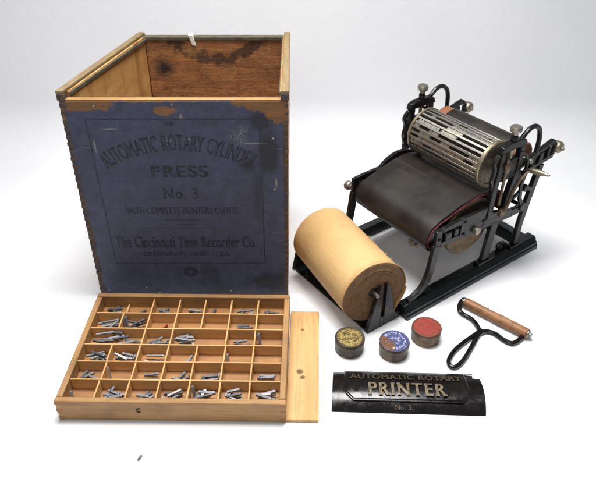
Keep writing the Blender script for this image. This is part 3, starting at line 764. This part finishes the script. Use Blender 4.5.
# pawl, levers and links in the right frame
mb = MB(); bar_path(mb, [(.352, .272), (.345, .235), (.352, .195), (.372, .165)], [.012, .010, .010, .013], .006, .0105); bar_path(mb, [(.326, .205), (.362, .222), (.398, .205)], .009, .006, .012)
mb.lathe([(.012, .006), (.012, .015)], (.372, 0, .166), (0, 1, 0), 20); mb.lathe([(.009, .004), (.009, .014)], (.362, 0, .222), (0, 1, 0), 20); P('pawl_lever', mb, 'black', bevel=.001)
mb = MB(); mb.lathe([(.022, .026), (.024, .027), (.024, .034), (.022, .035)], (.352, 0, .238), (0, 1, 0), 32, jit=lambda t, i: 1 + .05 * (1 if math.sin(t * 18) > 0 else -1)); P('gear', mb, 'black')
mb = MB(); mb.tube(catmull([(.300, .044, .208), (.270, .040, .206), (.235, .038, .213), (.205, .040, .210), (.19, .038, .200)], 5), .004, 8); P('linkage', mb, 'black')
mb = MB(); mb.tube([(.352 + .009 * math.cos(a), .034, .042 + .008 * math.sin(a)) for a in [2 * PI * k / 14 for k in range(14)]], .0045, 8, closed=True); mb.box(.362, .372, .028, .040, .0335, .046); P('eye_bolt', mb, 'black')

# roll holder: separate black stand hooked to the front of the press
hold = MB()
holder = thing('roll_holder', 'black metal stand with slotted end brackets under the paper roll', 'stand', (A[0], A[1], 0), TH36)
mb = MB(); mb.box(-.100, -.008, .031, .298, .0008, .006); mb.build('base_plate', 'blackbase', holder, .0012)
for y in (.026, .306):
    mb = MB()
    outer = [(-.102, .001), (-.086, .075), (-.073, .117), (-.069, .121), (-.0655, .121), (-.0655, .030), (-.055, .030), (-.055, .119), (-.050, .121), (-.044, .112), (-.030, .060), (-.020, .024), (-.003, .018), (-.003, .001)]
    # split into convex strips
    for q in ([(-.102, .001), (-.0655, .001), (-.0655, .121), (-.069, .121), (-.073, .117), (-.086, .075)],
              [(-.0654, .001), (-.0545, .001), (-.0545, .030), (-.0654, .030)],
              [(-.0544, .001), (-.020, .001), (-.020, .024), (-.030, .060), (-.044, .112), (-.050, .121), (-.0544, .119)],
              [(-.0199, .001), (-.003, .001), (-.003, .018), (-.0199, .024)]):
        mb.prism(q, y - .005, y + .005, lambda p, s_: (p[0], s_, p[1]))
    mb.build('end_bracket', 'black', holder, .001)
mb = MB(); mb.box(-.032, -.0015, .0312, .062, .006, .026); mb.build('hook', 'black', holder, .002)
mb = MB(); mb.box(-.032, -.0015, .262, .298, .006, .026); mb.build('hook', 'black', holder, .002)

# paper roll (own object space: axis y)
pr0 = Vector((-.078, .036, .1005)); pr1 = Vector((-.036, .275, .099))
def press_w(v): c, s_ = math.cos(TH36), math.sin(TH36); return Vector((A[0] + v.x * c - v.y * s_, A[1] + v.x * s_ + v.y * c, v.z))
w0, w1 = press_w(pr0), press_w(pr1); L = (w1 - w0).length; dirv = (w1 - w0).normalized()
roll = thing('paper_roll', 'thick roll of tan kraft paper resting in the black holder', 'paper roll', w0)
roll.rotation_euler = dirv.to_track_quat('Y', 'Z').to_euler()
RR = .0775
def rj(t, i): return 1 + .010 * math.sin(t * 2 + 1) + .006 * math.sin(3 * t)
mb = MB(); ns = 9
mb.lathe([(RR, .0005 + (L - .001) * k / ns) for k in range(ns + 1)], (0, 0, 0), (0, 1, 0), 96, jit=lambda t, i: rj(t, i) * (1 + .006 * noise.noise((math.cos(t) * 2, math.sin(t) * 2, i * .5)))); mb.f = [f for f in mb.f if len(f) == 4]; mb.mi = mb.mi[:len(mb.f)]
mb.build('paper_sheet', 'kraft', roll, smooth=60)
for yy, sg in ((0, -1), (L, 1)):
    mb = MB(); pf = []
    for k in range(22):
        r_ = .013 + (RR - .0133) * (1 - k / 21); pf.append((r_, yy + sg * (.0035 * math.sin((1 - k / 21) * 2.6) + .0022 * (k % 2) * rnd.random() - .002)))
    if sg > 0: pf = pf
    mb.lathe(pf, (0, 0, 0), (0, 1, 0), 96, jit=lambda t, i: rj(t, i) if i < 10 else 1); mb.f = [f for f in mb.f if len(f) == 4]; mb.mi = mb.mi[:len(mb.f)]
    mb.build('wound_end', 'kraftend', roll, smooth=60)
mb = MB(); mb.lathe([(.013, .001), (.013, L - .001)], (0, 0, 0), (0, 1, 0), 32); mb.build('core', 'core', roll)
mb = MB(); mb.lathe([(.0045, -.016), (.0045, L + .028)], (0, 0, 0), (0, 1, 0), 16); mb.build('spindle', 'nickel', roll)
# loose outer wraps on the near end
mb = MB()
for k, (rr_, a0, a1, yo, yl) in enumerate(((.0795, -70, 40, -.004, .05), (.0812, -58, -5, -.007, .035))):
    n_ = 20; vs = []
    for j in range(n_ + 1):
        a = R(a0 + (a1 - a0) * j / n_); r_ = rr_ + .004 * math.sin(j * .5) * (j < 6) + .002 * noise.noise((j * .4, k, 0))
        for (q, dr) in ((yo, 0), (yo + yl * (.3 + .7 * math.sin(PI * j / n_)), 0), (yo + yl * (.3 + .7 * math.sin(PI * j / n_)), -.0006), (yo, -.0006)):
            vs.append(((r_ + dr) * math.cos(a), q, (r_ + dr) * math.sin(a)))
    fs = [(4 * j + a_, 4 * j + (a_ + 1) % 4, 4 * j + 4 + (a_ + 1) % 4, 4 * j + 4 + a_) for j in range(n_) for a_ in range(4)] + [(0, 1, 2, 3), (4 * n_ + 3, 4 * n_ + 2, 4 * n_ + 1, 4 * n_)]
    mb.add(vs, fs)
mb.build('torn_wrap', 'kraft', roll, smooth=50)
# torn bits standing off the upper seam
mb = MB()
for k in range(5):
    a = R(36 + 12 * rnd.random()); y = .03 + k * .017 * (1 + rnd.random() * .6) + rnd.random() * .004; r_ = RR * 1.0; h = .002 + .003 * rnd.random()
    p0 = Vector((r_ * math.cos(a), y, r_ * math.sin(a))); out_ = Vector((math.cos(a - .5), 0, math.sin(a - .5)))
    mb.add([p0, p0 + Vector((0, .007, 0)), p0 + Vector((0, .005, 0)) + out_ * h, p0 + Vector((0, .001, 0)) + out_ * h * .7], [(0, 1, 2, 3)])
mb.build('torn_edge', 'kraftend', roll, smooth=0)

# ------------------------------------------------------------------ ink tins
def tin_top(name, kind):
    s = NT(name); o = s.coord(); X_ = s.xyz(o)
    rr = s.math('SQRT', s.math('ADD', s.math('MULTIPLY', X_[0], X_[0]), s.math('MULTIPLY', X_[1], X_[1])))
    n1 = s.noise(o, 70, 5, .7); n2 = s.noise(o, 260, 4, .7)
    if kind == 'y':
        fl = s.ramp(s.noise(s.coord((120, 170, 120)), 1, 3, .6, 2.5), .44, .52)
        col = s.mix(fl, (.025, .020, .012), (.42, .30, .08)); wear = s.ramp(n1, .48, .58, 0, .85)
        col = s.mix(wear, col, (.04, .03, .02)); col = s.mix(s.ramp(rr, .0255, .0290), col, (.05, .04, .028))
        return s.out(col, .4, .2)
    if kind == 'b':
        col = s.mix(s.ramp(s.noise(s.coord((150, 150, 150)), 1, 3, .6, 2.0), .60, .66, 0, .6), (.05, .06, .20), (.50, .50, .52))
        col = s.mix(s.ramp(n1, .55, .7, 0, .5), col, (.04, .04, .10))
        rust = s.spot(o, (-.021, -.020, .035), .026, .002, .014, 90, (1, 1, 1)); col = s.mix(rust, col, s.mix(s.ramp(n2, .4, .6), (.20, .09, .038), (.07, .035, .018)))
        col = s.mix(s.spot(o, (.002, -.022, .036), .004, .003, .003, 150), col, (.6, .5, .3))
        col = s.mix(s.ramp(rr, .0285, .0310), col, (.07, .065, .10)); s.bump(n1, .4, .001); return s.out(col, .4, .1)
    col = s.mix(s.ramp(n1, .35, .7), (.30, .040, .028), (.18, .028, .022)); col = s.mix(s.ramp(n2, .58, .75, 0, .6), col, (.09, .03, .02))
    col = s.mix(s.ramp(s.noise(o, 120, 5, .75), .54, .66, 0, .8), col, (.10, .045, .03)); col = s.mix(s.ramp(rr, .0265, .0305), col, (.13, .05, .03)); s.bump(n1, .4, .001); return s.out(col, .45, .1)
def tin_side(name, ca, cb):
    s = NT(name); o = s.coord(); n1 = s.noise(o, 45, 6, .7); n2 = s.noise(s.coord((60, 60, 14)), 1, 4, .6)
    col = s.mix(s.ramp(n1, .38, .62), ca, cb); col = s.mix(s.ramp(n2, .52, .66, 0, .75), col, (.03, .022, .014)); s.bump(n1, .4, .0012)
    return s.out(col, s.ramp(n1, .3, .7, .35, .6), .35)
def tin(x, y, label, kind, ca, cb, rz):
    t = thing('ink_tin', label, 'ink tin', (x, y, 0), R(rz), 'small round ink tins on the table')
    top = tin_top('tin_top_' + kind, kind); side = tin_side('tin_side_' + kind, ca, cb)
    dj = lambda t_, i: 1 + .006 * math.sin(t_ * 5 + i) * (1 if kind != 'y' else .4)
    mb = MB(); mb.lathe([(.0300, 0), (.0312, .0012), (.0312, .022)], (0, 0, 0), (0, 0, 1), 64, jit=dj); mb.build('body', side, t)
    mb = MB(); mb.mat = 1; mb.lathe([(.0322, .0215), (.0326, .0225), (.0326, .0325), (.0318, .0345)], (0, 0, 0), (0, 0, 1), 64, jit=dj)
    mb.f = [f for f in mb.f if len(f) == 4]; mb.mi = mb.mi[:len(mb.f)]
    mb.mat = 0; mb.lathe([(.0318, .0345), (.0305, .0353), (.029, .0350), (.0285, .0343), (.015, .0344), (0, .0344)], (0, 0, 0), (0, 0, 1), 64, jit=dj)
    mb.f = [f for f in mb.f if len(f) == 4]; mb.mi = mb.mi[:len(mb.f)]
    ld = mb.build('lid', [top, side], t)
    return t, ld
t1, l1_ = tin(.1115, .9720, 'round ink tin with black and yellow patterned lid, leftmost of three', 'y', (.06, .045, .028), (.035, .027, .018), 4)
t2, l2_ = tin(.2060, .9610, 'round ink tin with blue lid half worn to brown, between the other two', 'b', (.12, .09, .05), (.07, .05, .03), -15)
t3, l3_ = tin(.2825, 1.0040, 'round ink tin with plain red lid, nearest the press rail', 'r', (.16, .11, .055), (.085, .04, .025), 30)
# worn printed strokes on the lids (illegible lettering)
M['yellowmark'] = plain('yellow_print', (.36, .27, .09), .5, .8, 300); M['whitemark'] = plain('white_print', (.42, .43, .50), .5, .7, 300)
def marks(parent, mat, spec):
    mb = MB(); q = random.Random(3)
    for (r_, a0, a1, step, h) in spec:
        a = a0
        while a < a1:
            for k in range(q.choice((1, 2, 2))):
                rr_ = r_ + q.uniform(-.3, .3) * h; w_ = R(step * .16); aa = R(a + q.uniform(0, step * .5)); hh = h * q.uniform(.3, .5)
                pts = [(rr_ - hh, aa - w_), (rr_ - hh, aa + w_), (rr_ + hh, aa + w_), (rr_ + hh, aa - w_)] if q.random() < .6 else [(rr_ - h * .12, aa - 3 * w_), (rr_ - h * .12, aa + 3 * w_), (rr_ + h * .12, aa + 3 * w_), (rr_ + h * .12, aa - 3 * w_)]
                P3 = [(x_ * math.cos(b_), x_ * math.sin(b_)) for x_, b_ in pts]; z_ = .0346 + q.random() * .0001
                mb.hexa([(x_, y_, z_) for x_, y_ in P3] + [(x_, y_, z_ + .0003) for x_, y_ in P3])
            a += step
    mb.build('printed_mark', mat, parent, smooth=0)
marks(t1, 'yellowmark', [(.0225, 10, 350, 15, .007)])
marks(t2, 'whitemark', [(.0225, -70, 160, 14, .007), (.010, -60, 150, 34, .008)])
mb = MB(); q = random.Random(29); x_ = -.018
while x_ < .019:
    h_ = q.uniform(.006, .010); mb.box(x_, x_ + .0016, -h_ / 2, h_ / 2, .03475, .0351)
    if q.random() < .7: zz = q.choice((-h_ / 2, -.0006, h_ / 2 - .0014)); mb.box(x_ + .0017, x_ + .0042, zz, zz + .0014, .03475, .0351)
    x_ += .0052
mb.build('printed_mark', 'yellowmark', t1, smooth=0)

# ------------------------------------------------------------------ brayer
br = thing('ink_brayer', 'hand ink roller with wooden cylinder and looped black wire handle', 'ink roller', (.449, 1.057, 0))
p0 = Vector((.3925, 1.1085, .013)) - br.location; p1 = Vector((.5075, 1.0035, .013)) - br.location
mb = MB(); d = (p1 - p0); Lr = d.length; jr = lambda t, i: 1 + .03 * math.sin(t * 3 + i)
mb.lathe([(.0095, 0), (.0115, .0015), (.0117, Lr * .2), (.0112, Lr * .4), (.0118, Lr * .6), (.0114, Lr * .8), (.0115, Lr - .0015), (.0095, Lr)], (0, 0, 0), (1, 0, 0), 32, jit=jr)
ro = mb.build('wooden_roller', 'grain', br); ro.location = p0; ro.rotation_euler = d.to_track_quat('X', 'Z').to_euler()
def gb(u, v, z):
    f = 630; p = R(36); x = (u - 298) / f; y = (v - 239.5) / f
    r = (x, math.cos(p) - y * math.sin(p), -math.sin(p) - y * math.cos(p)); t = (z - 1) / r[2]
    return Vector((r[0] * t, r[1] * t, z)) - br.location
wire = MB(); zz = .0055
leftw = [(467.5, 302, .013), (463.4, 299.5, .013), (459.6, 305, .011), (459.8, 311, .008), (465, 315.2, zz), (471.8, 319.3, zz), (477, 325.5, zz), (479.8, 331.5, .009)]
wire.tube(catmull([gb(*a) for a in leftw], 5), .0052, 10)
rightw = [(480.5, 332, .009), (486, 331.3, zz), (494.7, 333.6, zz), (503, 339.5, zz), (511, 343.2, zz), (517, 341.3, zz), (523, 336, .008), (526.5, 332, .013), (523.5, 329.8, .013)]
wire.tube(catmull([gb(*a) for a in rightw], 5), .0052, 10)
loop = [(481, 329, .010), (476.5, 333.5, zz), (464, 342.2, zz), (454, 351, zz), (448.8, 360, zz), (450.6, 366, zz), (456, 366.6, zz), (463, 360.4, zz), (469.7, 350, zz), (475.5, 339.5, zz), (480, 331, .008)]
wire.tube(catmull([gb(*a) for a in loop], 5), .0050, 10)
wire.build('wire_handle', 'blackplate', br)
dn = d.normalized()
for e, sg in ((p0, -1), (p1, 1)):
    mb = MB(); mb.lathe([(.0100, .0003), (.0100, .0030), (.0048, .0035), (.0048, .009), (.003, .0095)], e, dn * sg, 16); mb.build('end_cap', 'nickel', br, .0006)

# ------------------------------------------------------------------ nameplate
pl = thing('nameplate', 'arched black metal nameplate with gold raised lettering PRINTER', 'nameplate', (.065, .8005, 0), R(-2.0))
CH, HT = .104, .0155
Rad = (CH * CH / 4 + HT * HT) / (2 * HT); half = math.asin(CH / 2 / Rad); AL = 2 * half * Rad      # arc length
def arcp(x, s_, off=0.0):    # s_ = arc length from the front edge
    a = -half + s_ / Rad; r_ = Rad + off
    return Vector((x, CH / 2 + r_ * math.sin(a), (Rad + off) * math.cos(a) - (Rad - HT)))
def shell(name, outline, off0, off1, mat, nx_=30, ns_=24, bevel=0.0):
    """outline(s)->(x0,x1); solid curved sheet between offsets"""
    mb = MB(); vs = []; s0, s1 = outline('range')
    for off in (off1, off0):
        for j in range(ns_ + 1):
            s_ = s0 + (s1 - s0) * j / ns_; xa, xb = outline(s_)
            for i in range(nx_ + 1): vs.append(arcp(xa + (xb - xa) * i / nx_, s_, off))
    n_ = nx_ + 1; st = (ns_ + 1) * n_; fs = []
    for lay in (0, 1):
        for j in range(ns_):
            for i in range(nx_): a = lay * st + j * n_ + i; fs.append((a, a + 1, a + n_ + 1, a + n_))
    for j in range(ns_):
        for i in (0, nx_): a = j * n_ + i; fs.append((a, a + n_, a + n_ + st, a + st))
    for j in (0, ns_):
        for i in range(nx_): a = j * n_ + i; fs.append((a, a + 1, a + 1 + st, a + st))
    mb.add(vs, fs); return mb.build(name, mat, pl, bevel, 40)
def ol_base(s_):
    if s_ == 'range': return (0, AL)
    t = s_ / AL; return (.0005 + .004 * t, .3015 + .004 * math.sin(t * 2.5) if t < .86 else .272)
shell('plate_body', ol_base, -.003, 0, 'blackplate', bevel=.0006)
def ol_panel(inset=0.0):
    s0, s1 = .0235 + inset, AL - .0005 - inset
    def f(s_):
        if s_ == 'range': return (s0, s1)
        c = max(0, (.024 + .016 - s_)) * .95
        return (.0275 + inset + c, .2750 - inset - c)
    return f
shell('raised_panel', ol_panel(), .0002, .0036, 'blackplate', bevel=.0009)
# raised moulding line following the panel edge
mb = MB(); E_ = [(.0305, AL - .004), (.0305, .0415), (.0445, .0275), (.258, .0275), (.2720, .0415), (.2720, AL - .004)]; pts = []
for (xa, sa), (xb, sb) in zip(E_, E_[1:]):
    for k in range(14): pts.append(arcp(xa + (xb - xa) * k / 14, sa + (sb - sa) * k / 14, .0038))
pts.append(arcp(*E_[-1], .0038)); mb.tube(pts, .0012, 6); mb.build('border_moulding', 'blackplate', pl)
mb = MB(); q0 = arcp(.2755, AL * .965, .001); mb.tube([q0, q0 + Vector((.009, -.001, 0)), q0 + Vector((.0165, -.0015, 0))], [.003, .0034, .0045], 10); mb.build('lug', 'blackplate', pl)
def onplate(cx, s0, off): return lambda x, y, z: arcp(cx + x, s0 + y, off + z)
for txt, w_, h_, cx_, s0_, o_f, bd_, th_ in (('AUTOMATIC ROTARY', .226, .0165, .151, .0735, .0036, 2, .0016), ('PRINTER', .152, .0300, .151, .0345, .0036, 3, .0026), ('No. 3.', .034, .0095, .143, .008, .0001, 2, .001)):
    body = text_mesh(txt, w_, h_, onplate(cx_, s0_, o_f), bd_ + 1, spacing=(1.22 if txt == 'PRINTER' else 1.1), name='lettering', mat='blackplate', parent=pl, thick=th_)
    gilt = text_mesh(txt, w_ * .993, h_ * .94, onplate(cx_, s0_ + h_ * .03, o_f + th_ + .0001), bd_, spacing=(1.22 if txt == 'PRINTER' else 1.1), name='gilding', mat=('gold' if txt == 'PRINTER' else 'goldworn'), parent=body, thick=.0003)

# ------------------------------------------------------------------ bring to real size
for o in list(sc.objects):
    if o.parent is None:
        o.location = o.location * S; o.scale = o.scale * S

# ------------------------------------------------------------------ camera
cam = bpy.data.cameras.new('Camera'); co = bpy.data.objects.new('Camera', cam); C.objects.link(co); sc.camera = co
cam.sensor_width = 36; cam.sensor_fit = 'HORIZONTAL'; cam.lens = 630 / 596 * 36
cam.clip_start = .01; cam.clip_end = 100
co.location = (0, 0, 1 * S); co.rotation_euler = (R(90 - 36), 0, 0)

# ------------------------------------------------------------------ light
def area(name, loc, tgt, sx, sy, power, col=(1, 1, 1)):
    l = bpy.data.lights.new(name, 'AREA'); l.shape = 'RECTANGLE'; l.size = sx * S; l.size_y = sy * S; l.energy = power * S * S; l.color = col
    o = bpy.data.objects.new(name, l); C.objects.link(o); o.location = Vector(loc) * S
    o.rotation_euler = (Vector(tgt) - Vector(loc)).to_track_quat('-Z', 'Y').to_euler(); return o
area('overhead_softbox', (-.05, 1.22, 1.9), (0, .82, 0), 1.1, .6, 38, (1, .985, .96)).data.spread = R(130)
area('front_softbox', (-.45, -.9, 1.9), (0, 1.0, .1), 1.3, 1.0, 15, (1, .99, .98))
w = bpy.data.worlds.new('World'); sc.world = w; w.use_nodes = True
w.node_tree.nodes['Background'].inputs[0].default_value = (.93, .96, 1, 1); w.node_tree.nodes['Background'].inputs[1].default_value = .15
sc.view_settings.view_transform = 'Standard'; sc.view_settings.look = 'None'; sc.view_settings.exposure = 0; sc.view_settings.gamma = 1
